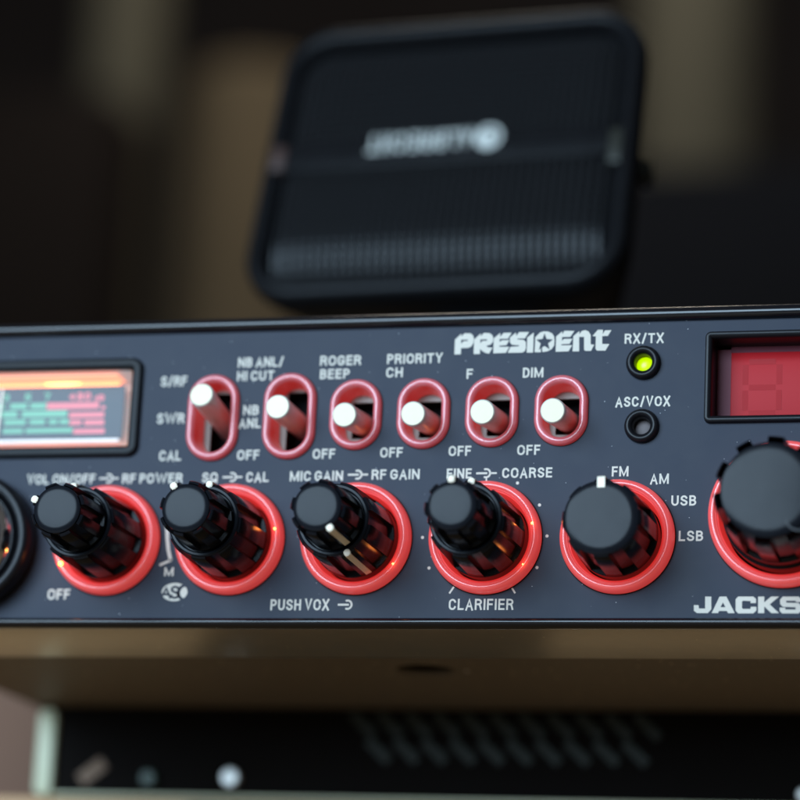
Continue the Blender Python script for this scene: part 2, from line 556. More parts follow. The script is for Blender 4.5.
# lettering outlines on the panel, millimetres
BRAND_LOOPS = [[(7.27,45.19),(7.27,47.77),(8.33,48.78),(8.36,48.3),(8.88,48.84),(9.89,48.81),(10.36,48.44),(10.55,47.85),(10.48,47.06),(10.11,46.48),(9.6,46.27),(8.37,46.26),(8.38,45.17)],[(8.33,47.73),(9.5,47.7),(9.51,47.49),(8.74,47.47),(8.37,46.98)],[(10.6,45.18),(10.59,47.71),(11.71,48.74),(11.71,48.24),(12.22,48.82),(13.19,48.77),(13.73,48.36),(13.9,47.83),(13.84,47.18),(13.41,46.73),(12.7,46.55),(13.04,46.28),(13.81,46.19),(13.27,45.18),(12.69,45.3),(12.02,45.71),(11.69,46.05),(11.68,45.16)],[(11.66,47.69),(12.82,47.69),(12.81,47.45),(12.02,47.44),(11.69,47.0)],[(13.98,45.21),(13.98,47.83),(15.07,48.76),(15.03,48.06),(15.65,48.74),(17.01,48.74),(16.4,47.7),(14.99,47.71),(14.99,47.15),(15.42,47.46),(16.67,47.46),(16.19,46.59),(14.99,46.53),(14.97,46.32),(16.71,46.28),(16.15,45.25)],[(16.45,45.25),(16.93,46.28),(18.34,46.35),(18.4,46.5),(17.11,46.64),(16.77,47.1),(16.8,47.96),(17.74,48.74),(17.82,48.17),(18.31,48.81),(19.99,48.79),(19.32,47.7),(18.03,47.69),(18.04,47.53),(19.14,47.44),(19.51,47.04),(19.57,46.06),(19.4,45.47),(18.9,45.22)],[(19.73,45.2),(19.73,47.82),(20.8,48.67),(20.82,45.2)],[(21.08,45.24),(21.11,47.85),(21.92,48.68),(22.55,48.83),(23.32,48.77),(23.98,48.43),(24.31,47.9),(24.4,47.25),(24.37,46.33),(23.94,45.69),(23.19,45.32),(22.39,45.25),(22.33,46.02),(22.73,46.27),(23.65,45.67),(23.33,46.72),(24.14,47.38),(23.05,47.51),(22.67,48.53),(22.34,47.53),(21.26,47.43),(22.05,46.75),(21.79,45.64),(22.12,45.86),(22.14,45.21)],[(24.66,45.24),(24.66,47.89),(25.65,48.75),(25.7,48.23),(26.03,48.84),(27.73,48.79),(27.09,47.77),(25.68,47.77),(25.67,47.08),(26.01,47.44),(27.44,47.43),(27.0,46.56),(25.6,46.52),(25.58,46.33),(27.45,46.32),(26.85,45.26)],[(27.55,45.24),(27.59,47.88),(28.58,48.73),(28.6,48.18),(29.03,48.76),(29.6,48.88),(30.18,48.6),(30.52,48.01),(30.57,46.38),(31.17,46.3),(30.67,45.25),(29.71,45.27),(29.49,45.5),(29.42,47.71),(28.58,47.73),(28.66,45.22)],[(30.82,47.8),(31.7,48.86),(32.59,48.87),(32.55,48.09),(32.95,48.75),(34.01,48.76),(33.44,47.78),(32.49,47.76),(32.53,46.4),(33.74,46.37),(33.1,45.24),(31.68,45.27),(31.42,45.58),(31.41,47.75)]]
MODEL_LOOPS = [[(50.69,3.58),(51.69,3.58),(51.73,1.51),(51.19,0.88),(49.41,0.88),(48.91,1.28),(48.89,2.19),(49.65,2.18),(49.72,1.62),(50.73,1.62)],[(51.81,0.88),(53.03,3.58),(54.14,3.57),(55.53,0.87),(54.48,0.87),(54.25,1.23),(53.01,1.24),(52.82,0.88)],[(53.6,2.63),(54.02,1.84),(53.22,1.84)],[(58.93,2.51),(58.05,2.51),(58.04,2.85),(56.82,2.89),(56.67,2.74),(56.69,1.73),(56.84,1.55),(58.06,1.55),(58.1,1.9),(58.99,1.9),(59.0,1.28),(58.52,0.83),(56.08,0.83),(55.67,1.28),(55.64,3.12),(56.03,3.57),(58.47,3.57),(58.92,3.18)],[(59.25,3.56),(60.24,3.56),(60.26,2.62),(61.35,3.56),(62.62,3.56),(61.14,2.28),(62.66,0.87),(61.43,0.87),(60.27,1.95),(60.28,0.87),(59.29,0.87)],[(62.79,3.06),(63.22,3.56),(65.75,3.55),(66.15,3.17),(66.16,2.66),(65.32,2.66),(65.28,2.88),(63.78,2.88),(63.78,2.57),(65.76,2.52),(66.21,2.05),(66.22,1.27),(65.79,0.82),(63.15,0.82),(62.75,1.23),(62.74,1.76),(63.62,1.76),(63.69,1.45),(65.3,1.45),(65.29,1.81),(63.24,1.9),(62.8,2.35)],[(66.46,3.1),(66.85,3.55),(69.26,3.54),(69.7,3.1),(69.72,1.27),(69.29,0.82),(66.88,0.82),(66.48,1.27)],[(67.47,2.83),(68.72,2.83),(68.74,1.54),(67.49,1.54)],[(70.03,3.54),(71.01,3.54),(72.34,2.16),(72.32,3.54),(73.24,3.54),(73.26,0.86),(72.35,0.86),(70.96,2.2),(70.97,0.87),(70.06,0.87)]]


# ------------------------------------------------------------------ the radio
PW0, PW1, PH = -95.2, 92.2, 50.1              # panel: left, right, height (bottom at z = 0)
RADIO = empty('radio_transceiver', (0, 100, -1.7))
tag(RADIO, 'dark blue and black radio set with red ringed knobs, rocker levers and lit meter', 'radio')

KNOB_X = [-52.27 + 22.1 * i for i in range(5)]
KZ, RR = 13.45, 9.46
CHAN = (63.1, 16.98, 12.05)
SLOTS = [(-34.7, 34.85, 4.56, 7.55), (-21.05, 34.9, 4.60, 7.5), (-9.38, 34.95, 4.50, 6.1), (2.42, 34.93, 4.54, 6.08), (14.2, 35.03, 4.50, 6.05), (26.0, 35.03, 4.50, 6.02)]
LEDS = [(39.6, 42.93), (39.6, 32.1)]
METER = (-89.5, -47.9, 28.2, 45.75)
DISP = (49.9, 86.0, 32.4, 47.95)
MIC = (-76.9, 13.1, 11.9)

# front panel, cut out where controls come through
cuts = [xz(rrect(PW0, PW1, 0, PH, 0.6, 3))]
for x in KNOB_X:
    cuts.append(xz(circle(x, KZ, RR - 0.15))[::-1])
cuts.append(xz(circle(CHAN[0], CHAN[1], CHAN[2] - 0.15))[::-1])
for s in SLOTS:
    cuts.append(xz(stadium(*s))[::-1])
for x, z in LEDS:
    cuts.append(xz(circle(x, z, 2.5))[::-1])
cuts.append(xz(rrect(METER[0] + 1, METER[1] - 1, METER[2] + 1, METER[3] - 1, 1.2))[::-1])
cuts.append(xz(rrect(DISP[0] + .7, DISP[1] - .7, DISP[2] + .7, DISP[3] - .7, .5))[::-1])
mb = loops_mesh(MB(), cuts, 0.0, 1.2)
panel = obj('front_panel', mb, M['panel'], RADIO)

# frame round the panel: a rounded lip standing proud of it
lip = MB()
prof = [(0.0, 1.0), (0.0, -0.45), (0.16, -0.85), (0.5, -1.2), (0.95, -1.38), (1.4, -1.34), (1.9, -1.05), (2.3, -0.45), (2.45, 0.4), (2.45, 18), (0.0, 18)]
path = []
for (x, z, nx, nz) in rrect(PW0, PW1, 0, PH, 0.6, 6):
    path.append((x, z, nx, nz))
rows = []
for (o, y) in prof:
    rows.append([(x + nx * o, y, z + nz * (o if nz > 0 else o * 0.68)) for (x, z, nx, nz) in path])
lip.grid(rows, 0, True, False)
obj('frame_lip', lip, M['gloss'], RADIO, ang=40)

# underside strip of the frame and the case behind it
mb = MB()                                                          # its face slopes down a little towards the back
sec = [(0.6, -1.68), (18.5, -3.3), (19.2, -3.2), (19.2, -0.2), (0.6, -0.2)]
for xx in (PW0 - 1.6, PW1 + 1.6):
    mb.cap([(xx, y, z) for y, z in sec])
mb.grid([[(xx, y, z) for y, z in sec] for xx in (PW0 - 1.6, PW1 + 1.6)], 0, True)
obj('underside_strip', mb, M['lip_paint'], RADIO)

case_loop = [[(PW0 - 2.4, 19.4), (PW1 + 2.4, 19.4), (PW1 + 2.4, 250), (PW0 - 2.4, 250)]]
SCREW = (-6.0, 42.5, 5.4)
bottom = MB()
loops = case_loop + [xz(circle(SCREW[0], SCREW[1], SCREW[2], 32))[::-1]]
tmp = loops_mesh(MB(), loops, 0.0, 0.8)
bottom.add([(x, z, -1.3 + y) for (x, y, z) in tmp.v], tmp.f)
for z0, z1 in ((52.0, 52.6),):                                     # top sheet, sides and back of the case
    bottom.box(PW0 - 2.4, PW1 + 2.4, 18.2, 250, z0, z1)
for x0, x1 in ((PW0 - 2.4, PW0 - 1.6), (PW1 + 1.6, PW1 + 2.4)):
    bottom.box(x0, x1, 18.3, 249.9, -0.5, 52.0)
bottom.box(PW0 - 1.6, PW1 + 1.6, 249, 249.9, -0.5, 52.0)
case = obj('metal_case', bottom, M['case_paint'], RADIO)
mb = MB().box(SCREW[0] - 7, SCREW[0] + 7, SCREW[1] - 7, SCREW[1] + 7, 1.5, 2)
obj('screw_well', mb, M['void'], case)
mb = lathe(MB(), SCREW[0] + 7.4, 0, [(0.01, 0), (0.55, 0), (0.55, .5)], 16)
obj('screw_edge', MB().add([(x, z + SCREW[1] + .6, -1.35 + y) for x, y, z in mb.v], mb.f), M['steel'], case)

# everything behind the panel's openings is closed off
mb = MB().box(PW0, PW1, 9.0, 9.6, 0.4, 49.8)
obj('chassis_wall', mb, M['void'], RADIO)


# ---- printing on the panel
H = 1.72
words = MB()
for s, x0, z0, w, hh in (
        ('S/RF', -44.6, 40.62, 4.75, 1.8), ('SWR', -44.85, 34.0, 4.9, 1.8), ('CAL', -44.0, 27.42, 3.95, 1.78),
        ('NB ANL/', -30.85, 43.75, 8.1, H), ('HI CUT', -30.87, 41.33, 6.6, H), ('NB', -29.4, 35.26, 2.75, H), ('ANL', -30.0, 32.98, 3.82, H), ('OFF', -30.0, 27.38, 3.95, H),
        ('ROGER', -16.2, 43.72, 7.2, H), ('BEEP', -16.1, 41.36, 5.2, H), ('OFF', -16.6, 27.38, 3.93, H),
        ('PRIORITY', -4.4, 43.76, 9.65, H), ('CH', -4.45, 41.4, 2.88, H), ('OFF', -4.8, 27.46, 3.9, H),
        ('F', 9.55, 40.86, 1.05, H), ('OFF', 7.03, 27.55, 3.85, H), ('DIM', 19.2, 40.86, 3.5, H), ('OFF', 18.75, 27.55, 3.9, H),
        ('RX/TX', 36.3, 46.35, 6.55, H), ('ASC/VOX', 35.05, 35.5, 9.15, H),
        ('VOL ON/OFF', -67.8, 23.55, 12.5, H), ('RF POWER', -50.4, 23.5, 10.85, H), ('SQ', -36.0, 23.52, 2.75, H), ('CAL', -28.13, 23.5, 3.96, H),
        ('MIC GAIN', -20.4, 23.55, 9.3, H), ('RF GAIN', -6.1, 23.66, 8.3, H), ('FINE', 6.87, 23.66, 4.25, H), ('COARSE', 16.35, 23.66, 8.45, H),
        ('FM', 34.8, 23.68, 2.78, H), ('AM', 41.2, 22.35, 3.1, H), ('USB', 44.8, 18.66, 4.1, H), ('LSB', 46.15, 12.76, 4.0, H),
        ('OFF', -62.4, 3.3, 4.05, 1.8), ('M', -41.65, 7.3, 1.65, 1.5),
        ('PUSH VOX', -22.5, 1.4, 10.2, 1.86), ('CLARIFIER', 8.2, 1.42, 10.9, 1.86)):
    text_mb(words, s, x0, z0, w, hh)


def bar(mbx, x0, z0, x1, z1, w, y0=-0.012, d=0.012):
    L = math.hypot(x1 - x0, z1 - z0)
    nx, nz = -(z1 - z0) / L * w / 2, (x1 - x0) / L * w / 2
    q = [(x0 + nx, z0 + nz), (x1 + nx, z1 + nz), (x1 - nx, z1 - nz), (x0 - nx, z0 - nz)]
    mbx.add([(x, y0, z) for x, z in q] + [(x, y0 + d, z) for x, z in q], [(0, 1, 2, 3), (7, 6, 5, 4), (0, 4, 5, 1), (1, 5, 6, 2), (2, 6, 7, 3), (3, 7, 4, 0)])


def arc_pts(cx, cz, r, a0, a1, n=18):
    return [(cx + r * cos(radians(a0 + (a1 - a0) * k / n)), cz + r * sin(radians(a0 + (a1 - a0) * k / n))) for k in range(n + 1)]


for i, (x, z) in enumerate(((-52.85, 24.45), (-30.6, 24.4), (-8.49, 24.55), (13.66, 24.52), (-9.05, 2.33))):
    bar(words, x - 1.75, z, x + 0.15, z, 0.32)
    loops_mesh(words, [arc_pts(x - .08, z, 0.86, -118, 118) + arc_pts(x - .08, z, 0.55, 118, -118)], -0.012, 0.012)
    if i < 4:
        bar(words, x + 0.70, z, x + 1.75, z, 0.30)
bar(words, 13.68, 23.66, 13.70, 22.6, 0.26)
for dx, dz in ((19.0, 22.78), (22.85, 19.01), (24.3, 13.77), (22.81, 8.49), (3.2, 13.67), (4.55, 8.49), (8.6, 22.6)):
    loops_mesh(words, [xz(circle(dx, dz, 0.27, 16))], -0.012, 0.012)
bar(words, 8.20, 4.2, 9.1, 5.55, 0.30)
bar(words, 19.32, 4.2, 18.42, 5.55, 0.30)
scale = [(-41.9, 17.2), (-41.72, 15.6), (-41.5, 13.6), (-41.2, 11.8), (-40.65, 10.0)]
for (a, b), (c, d) in zip(scale, scale[1:]):
    bar(words, a, b, c, d + (-.05), 0.62)
bar(words, -40.45, 10.1, -42.6, 9.2, 0.45)
obj('printed_words', words, M['print'], panel)

mb = loops_mesh(MB(), [[(-39.6 + 2.3 * cos(t * pi / 24), 4.55 + 1.56 * sin(t * pi / 24)) for t in range(48)]], -0.012, 0.012)
badge = obj('oval_emblem', mb, M['print'], panel)
mb = text_mb(MB(), 'A', -42.1, 3.5, 2.0, 1.9, -0.024, 0.012, 0.42)
text_mb(mb, 'S', -40.35, 3.35, 1.7, 2.3, -0.024, 0.012, 0.42)
loops_mesh(mb, [arc_pts(-37.75, 4.45, 1.45, 75, 270) + arc_pts(-37.6, 4.45, 1.0, 270, 75)], -0.024, 0.012)
obj('emblem_letters', mb, M['panel'], badge)

mb = MB()
i = 0
while i < len(BRAND_LOOPS):
    lp = [BRAND_LOOPS[i]]
    if i + 1 < len(BRAND_LOOPS) and len(BRAND_LOOPS[i + 1]) == 5:
        lp.append(BRAND_LOOPS[i + 1])
        i += 1
    loops_mesh(mb, lp, -0.014, 0.014)
    i += 1
obj('maker_lettering', mb, M['print'], panel)
mb = MB()
i = 0
while i < len(MODEL_LOOPS):
    lp = [MODEL_LOOPS[i]]
    if i + 1 < len(MODEL_LOOPS) and len(MODEL_LOOPS[i + 1]) in (3, 4):
        lp.append(MODEL_LOOPS[i + 1])
        i += 1
    loops_mesh(mb, lp, -0.014, 0.014)
    i += 1
obj('model_lettering', mb, M['print'], panel)


# ---- lit rings round the knobs
def ring_mesh(cx, cz, R):
    mb = MB()
    lathe(mb, cx, cz, [(R - .2, 3.0), (R - .02, -0.3), (R, -1.2), (R - .1, -1.75), (R - .36, -2.25), (R - .75, -2.5), (R - 1.05, -2.46), (R - 1.2, -2.3), (R - 1.28, -2.05), (R - 1.36, -2.12), (R - 1.5, -2.05), (R - 1.55, -1.85)], 96)
    lathe(mb, cx, cz, [(R - 1.55, -1.85), (R - 1.75, -1.8), (R - 2.0, -1.2), (R - 2.2, 0.2), (R - 2.3, 3.0), (R - .2, 3.0)], 96, 2)
    lathe(mb, cx, cz, [(R + .16, -0.02), (R - .15, -0.02), (R - .15, 1.0)], 96, 1)
    return mb


ring0 = obj('light_ring', ring_mesh(KNOB_X[0], KZ, RR), [M['acrylic'], M['void'], M['acrylic_core']], RADIO, (KNOB_X[0], 0, KZ), ang=50)
rings = [ring0] + [copy_part(ring0, RADIO, (x, 0, KZ)) for x in KNOB_X[1:]]
rings.append(obj('light_ring', ring_mesh(*CHAN), [M['acrylic'], M['void'], M['acrylic_core']], RADIO, (CHAN[0], 0, CHAN[1]), ang=50))
for k, x, z, r in ((0, -60.0, 8.75, .38), (1, -20.75, 15.0, .24), (2, 0.1, 8.0, .2), (3, 23.0, 15.6, .26), (3, 22.0, 7.8, .18)):
    cx = KNOB_X[k]
    a = math.atan2(z - KZ, x - cx)
    rr_ = RR - 0.95
    mb = ball(MB(), (cx + rr_ * cos(a), -2.38, KZ + rr_ * sin(a)), r, 0, 8, (1, .7, 1))
    obj('led', mb, M['hot'], rings[k])
    gl = bpy.data.lights.new('led_glow', 'POINT')          # the light that the little lamp gives
    gl.energy = 3.2e-4 if k == 0 else 8e-5
    gl.color = (1.0, 0.30, 0.06)
    gl.shadow_soft_size = 0.0004
    go = bpy.data.objects.new('led_glow', gl)
    COL.objects.link(go)
    go.location = Vector((cx + rr_ * cos(a), -3.3, KZ + rr_ * sin(a))) * MM


# ---- knobs
def squash(mb):
    mb.v = [(x, y * .86 if y < 0 else y, z) for x, y, z in mb.v]
    return mb


def pointer(mb, cx, cz, ang, y0, y1, r0, r1, w, low, dot=0.0):
    """A pale strip along a rib: from the front (y0, r0) to the back (y1, r1), reaching in to low at the front, with a moulded dot on the tip."""
    t, n = (-sin(ang), cos(ang)), (cos(ang), sin(ang))
    P = lambda r, s, y: (cx + n[0] * r + t[0] * s, y, cz + n[1] * r + t[1] * s)
    h = w / 2
    front = [P(low, -h, y0), P(low, h, y0), P(r0 - .25, h, y0), P(r0 - .25, -h, y0)]
    cham = [P(r0, -h, y0 + .35), P(r0, h, y0 + .35)]
    end = [P(r1, -h, y1), P(r1, h, y1), P(r1 - 1.2, h, y1), P(r1 - 1.2, -h, y1)]
    v = front + cham + end + [P(low, -h, y0 + .6), P(low, h, y0 + .6)]
    mb.add(v, [(0, 1, 2, 3), (3, 2, 5, 4), (4, 5, 7, 6), (6, 7, 8, 9), (0, 10, 11, 1), (10, 9, 8, 11), (0, 3, 4, 6, 9, 10), (1, 11, 8, 7, 5, 2)])
    if dot:
        c = P((low + r0) / 2 - .05, 0, y0 + dot * .12)
        ball(mb, c, dot, 0, 10, (1, .35, 1))
    return mb


def outer_knob_mesh(cx, cz, closed, phase):
    mb = MB()
    lathe(mb, cx, cz, [(6.9, 2.0), (7.05, -1.4), (7.05, -2.6)], 96)
    ribbed(mb, cx, cz, [(-2.6, 7.05, 7.05), (-2.8, 6.9, 7.02), (-2.95, 6.2, 6.98), (-3.2, 6.1, 6.95), (-10, 5.75, 6.75), (-16.5, 5.5, 6.5), (-17.0, 5.45, 6.3), (-17.3, 5.45, 5.8)], 8, 0.5, 0, 12, phase)
    if closed:
        lathe(mb, cx, cz, [(5.85, -16.9), (6.08, -17.1), (6.05, -17.35), (5.75, -17.58), (4.7, -17.66), (2.5, -17.72), (0.02, -17.74)], 72)
    else:
        lathe(mb, cx, cz, [(5.6, -16.8), (6.02, -17.1), (6.0, -17.35), (5.8, -17.52), (5.45, -17.5), (5.25, -17.3), (5.2, -15.6), (3.0, -15.6)], 72)
    return mb


def inner_knob_mesh(cx, cz, phase):
    mb = MB()
    lathe(mb, cx, cz, [(4.6, -15.5), (5.0, -16.0), (5.0, -17.6)], 72)
    ribbed(mb, cx, cz, [(-17.6, 5.0, 5.0), (-17.75, 4.9, 5.0), (-17.9, 4.3, 4.96), (-18.1, 4.2, 4.93), (-23, 4.0, 4.85), (-27.4, 3.82, 4.74), (-27.9, 3.78, 4.55), (-28.2, 3.8, 4.15)], 8, 0.5, 0, 12, phase)
    lathe(mb, cx, cz, [(3.95, -27.7), (4.05, -28.0), (3.98, -28.35), (3.7, -28.55), (3.0, -28.66), (1.5, -28.74), (0.02, -28.76)], 64)
    return mb


def double_knob(x, a_in, a_out, label):
    k = empty('control_knob', (x, 0, KZ), RADIO)
    tag(k, label)
    ai, ao = radians(a_in), radians(a_out)
    o = obj('outer_knob', squash(outer_knob_mesh(x, KZ, False, ao)), M['knob'], k)
    i_ = obj('inner_knob', squash(inner_knob_mesh(x, KZ, ai)), M['knob'], k)
    obj('pointer_mark', squash(pointer(MB(), x, KZ, ai, -28.75, -18.0, 4.85, 5.05, 1.0, 3.75, .62)), M['pointer'], k)
    obj('pointer_mark', squash(pointer(MB(), x, KZ, ao, -17.65, -3.1, 6.65, 7.1, 1.0, 5.75, .60)), M['pointer'], k)
    return k


double_knob(KNOB_X[0], 157, 100, 'double black knob with its white mark turned to the left')
double_knob(KNOB_X[1], 121, 84, 'double black knob with its white mark turned up and left')
double_knob(KNOB_X[2], -56, -64, 'double black knob with both white marks pointing down')
double_knob(KNOB_X[3], 93, 83, 'double black knob with its white marks straight up')
k = empty('control_knob', (KNOB_X[4], 0, KZ), RADIO)
tag(k, 'single wide black knob with one white mark straight up')
obj('outer_knob', squash(outer_knob_mesh(KNOB_X[4], KZ, True, radians(91))), M['knob'], k)
obj('pointer_mark', squash(pointer(MB(), KNOB_X[4], KZ, radians(91), -17.85, -3.4, 6.7, 7.1, 1.25, 4.8)), M['pointer'], k)

k = empty('control_knob', (CHAN[0], 0, CHAN[1]), RADIO)
tag(k, 'largest black knob with a broad flat face')
mb = MB()
cx, cz = CHAN[0], CHAN[1]
lathe(mb, cx, cz, [(9.4, 2), (9.55, -2.0), (9.5, -3.2), (9.15, -3.6), (9.0, -6.0)], 96)
ribbed(mb, cx, cz, [(-6.0, 9.0, 9.0), (-6.3, 8.4, 9.1), (-14, 8.0, 9.0), (-19.8, 7.7, 8.85), (-20.4, 7.6, 8.5)], 10, 0.46, 0, 12, 0.20)
lathe(mb, cx, cz, [(7.7, -19.9), (7.75, -20.3), (7.6, -20.7), (7.2, -20.9), (6.0, -20.98), (3, -21.06), (0.02, -21.1)], 96)
obj('outer_knob', squash(mb), M['knob'], k)
mb = lathe(MB(), cx + 4.8, cz - 4.4, [(2.3, -20.6), (2.3, -20.98), (2.0, -21.0), (1.7, -20.4), (0.02, -19.0)], 40)
obj('finger_dimple', squash(mb), M['black'], k)


# ---- rocker levers in their lit slots
def slot_mesh(cx, cz, hw, hh):
    mb = MB()
    path = stadium(cx, cz, hw, hh, 18)
    mb.sweep(path, [(0.05, 3.8), (0, 0.2), (0, -0.45), (-0.10, -0.8), (-0.35, -1.1), (-0.7, -1.2), (-1.0, -1.12), (-1.25, -0.85), (-1.4, -0.4)], 0, False)
    mb.sweep(path, [(-1.4, -0.4), (-1.55, 0.6), (-1.75, 3.8), (0.05, 3.8)], 2, False)
    mb.sweep(path, [(0.12, -0.02), (-0.2, -0.02), (-0.2, 0.9)], 1, False)
    return mb


LEVER_UP = (2.25, -0.2, -1.85, -1.85, -1.85, -1.85)
LEVER_LABEL = ('lever pushed to its top position', 'lever standing in its middle position', None, None, None, None)
for i, (sx, sz, hw, hh) in enumerate(SLOTS):
    r = empty('rocker_switch', (sx, 0, sz), RADIO)
    tag(r, LEVER_LABEL[i])
    obj('slot_surround', slot_mesh(sx, sz, hw, hh), [M['acrylic_pale'], M['void'], M['slot_core']], r, ang=50)
    ph, pw = hh - (2.2 if i < 2 else 2.9), 1.75
    mb = loops_mesh(MB(), [[(sx - 5, sz - hh - .6), (sx + 5, sz - hh - .6), (sx + 5, sz + hh + .6), (sx - 5, sz + hh + .6)], [(sx - pw, sz - ph), (sx - pw, sz + ph), (sx + 2.6, sz + ph), (sx + 2.6, sz - ph)]], 4.0, .6)
    obj('slot_plate', mb, M['plate'], r)
    if i in (1, 2, 3):
        obj('led', ball(MB(), (sx + 1.7, 1.2, sz - hh + 2.0), .26, 0, 8), M['hot'], r)
    # the lever: a slightly tapered turned pin tilted about a pivot behind the plate
    ang = math.atan2(LEVER_UP[i], 17.3)
    prof = [(1.85, 17.3), (2.0, 6), (2.08, 2), (2.12, .34), (2.07, .16), (1.96, 0.04), (1.9, 0.0)]
    rows = []
    for rad, d in prof:
        yy, zz = 10 - (17.3 - d) * cos(ang), (17.3 - d) * sin(ang)
        rows.append([(sx + rad * cos(t * pi / 20), yy + rad * sin(t * pi / 20) * sin(ang), sz + zz + rad * sin(t * pi / 20) * cos(ang)) for t in range(40)])
    mb = MB().grid(rows, 0, True, False)
    lev = obj('lever', mb, M['steel'], r, ang=45)
    tip = MB().cap(rows[-1])
    tip.v = [(x, y - 0.012, z) for x, y, z in tip.v]
    obj('lever_tip', tip, M['cap_metal'], r)


# ---- signal lamps
for i, (lx, lz) in enumerate(LEDS):
    e = empty('signal_lamp', (lx, 0, lz), RADIO)
    tag(e, ('signal lamp glowing yellow green', 'unlit grey signal lamp')[i])
    mb = lathe(MB(), lx, lz, [(2.5, 1.0), (2.86, -.1), (2.88, -.5), (2.75, -.95), (2.45, -1.25), (2.1, -1.3), (1.8, -1.1), (1.5, -.7), (1.42, 0.2), (1.4, 2.6)], 64)
    obj('grommet', mb, M['black'], e, ang=60)
    mb = ball(MB(), (lx, 1.75, lz), 1.5, 0, 14, (1, .55, 1))
    obj('bulb', mb, M[('green_led', 'off_led')[i]], e)

# ---- meter
e = empty('signal_meter', (-68.7, 0, 28.2), RADIO)
path = rrect(METER[0], METER[1], METER[2], METER[3], 2.0)
mb = MB().sweep(path, [(0.06, .4), (0, -.5), (-.12, -.85), (-.35, -1.0), (-1.5, -.95), (-1.75, -.8), (-1.9, -.3), (-1.95, 0.6), (-.5, .6)], 0, True)
obj('bezel', mb, M['frame'], e, ang=40)
ix0, ix1, iz0, iz1 = METER[0] + 1.95, METER[1] - 1.95, METER[2] + 1.95, METER[3] - 1.95
inner = rrect(ix0, ix1, iz0, iz1, .9)
mb = MB().sweep(inner, [(0.02, .5), (-.35, 4.6), (-.35, 7)], 0, False)
mb.cap([(x, 7.0, z) for x, z, _, _ in inner])
obj('light_box', mb, M['light_box'], e)
mb = MB().box(ix0 + 1.0, -52.9, 4.5, 5.2, 32.75, 42.25, 0, .15)
dial = obj('dial', mb, M['dial'], e)
for n, (zz, s) in enumerate(((iz1 - .55, 1), (iz0 + .75, .8))):
    mb = ball(MB(), (-65.0, 5.9, zz), .40, 0, 10, (9, 1, 1))
    obj('light_guide', MB().box(ix0 + 1, -54.6 + n, 6.1, 6.9, zz - .75, zz + .45 if n == 0 else zz + .8, 0, .2), M['light_guide'], e)
    obj('lamp_tube', mb, M[('tube_top', 'tube_low')[n]], e)
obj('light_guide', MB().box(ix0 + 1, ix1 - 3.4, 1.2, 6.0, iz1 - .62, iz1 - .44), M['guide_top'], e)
mb = MB().box(ix0 + 1.0, -53.1, 4.05, 4.45, 32.0, 32.6, 0, .12)
obj('dial_edge', mb, M['clear_edge'], e)
green, red = MB(), MB()
for k, (x0, z1, x1, z0) in enumerate(((-67.2, 39.3, -70.2, 38.3), (-74, 39.3, -70.8, 38.3), (-82, 39.3, -75, 38.3), (-71.7, 37.9, -63.2, 36.75), (-83, 37.9, -72.5, 36.75), (-74.9, 36.35, -70.8, 35.4), (-70.1, 36.35, -67.2, 35.4), (-66.5, 36.3, -64.9, 35.4), (-64.5, 36.3, -62.8, 35.4), (-70.7, 34.7, -62, 33.9), (-75, 34.7, -71.2, 33.9))):
    green.box(min(x0, x1), max(x0, x1), 4.45, 4.5, z0, z1)
for x0, z1, x1, z0 in ((-67.1, 39.3, -57.4, 38.1), (-56.95, 38.6, -56.2, 37.95), (-62.8, 37.5, -56.3, 36.5), (-62.6, 36.1, -60.4, 35.2), (-59.9, 36.1, -56.2, 35.1), (-61.8, 34.5, -56, 33.6)):
    red.box(x0, x1, 4.45, 4.5, z0, z1)
for s, x in (('1', -80.5), ('3', -75.4), ('5', -71.3), ('7', -67.7)):
    text_mb(green, s, x, 39.75, 1.1 if s != '1' else .6, 1.35, 4.45, .05, .3)
text_mb(red, '+30', -63.0, 39.65, 4.0, 1.45, 4.45, .05, .38)
text_mb(red, 'dB', -58.3, 39.5, 1.8, 1.1, 4.45, .05, .26)
obj('scale_mark', green, M['scale_green'], dial)
obj('scale_mark', red, M['scale_red'], dial)
mb = MB()
bar(mb, -75.9, 32.9, -75.5, 41.8, .35, 3.9, .15)
obj('needle', mb, M['pointer'], e)
mb = MB().cap([(x, -.1, z) for x, z, _, _ in rrect(ix0 + .1, ix1 - .1, iz0 + .1, iz1 - .1, .9)])
obj('window', mb, M['pane'], e)

# ---- number display
e = empty('number_display', (68, 0, 32.4), RADIO)
path = rrect(DISP[0], DISP[1], DISP[2], DISP[3], 1.0)
mb = MB().sweep(path, [(0.06, .4), (0, -.5), (-.12, -.9), (-.35, -1.05), (-.8, -1.0), (-1.1, -.7), (-1.25, 0), (-1.25, 5.4), (-.2, 5.4)], 0, True)
obj('bezel', mb, M['black'], e, ang=40)
mb = MB().box(53.5, DISP[1] - .3, 4.5, 5.4, 33.2, 45.65, 0, .1)
filt = obj('red_filter', mb, M['filter'], e)
mb = MB().box(DISP[0] + .4, 53.5, 4.6, 5.4, 33.2, 46.2)
mb.box(53.5, DISP[1] - .3, 4.75, 5.4, 45.65, 47.3)
obj('filter_margin', mb, M['filter_margin'], e)
seg = MB()
for dx in (55.9, 66.4, 76.9):
    x0, x1, zt, zm, zb, w = dx, dx + 5.6, 44.0, 39.6, 35.2, .95
    for (a, b, c, d) in ((x0 + .6, zt, x1 - .6, zt), (x0 + .6, zm, x1 - .6, zm), (x0 + .6, zb, x1 - .6, zb), (x0, zt - .5, x0, zm + .5), (x1, zt - .5, x1, zm + .5), (x0, zm - .5, x0, zb + .5), (x1, zm - .5, x1, zb + .5)):
        bar(seg, a, b, c, d, w, 4.47, .03)
obj('digit_segments', seg, M['segment'], filt)

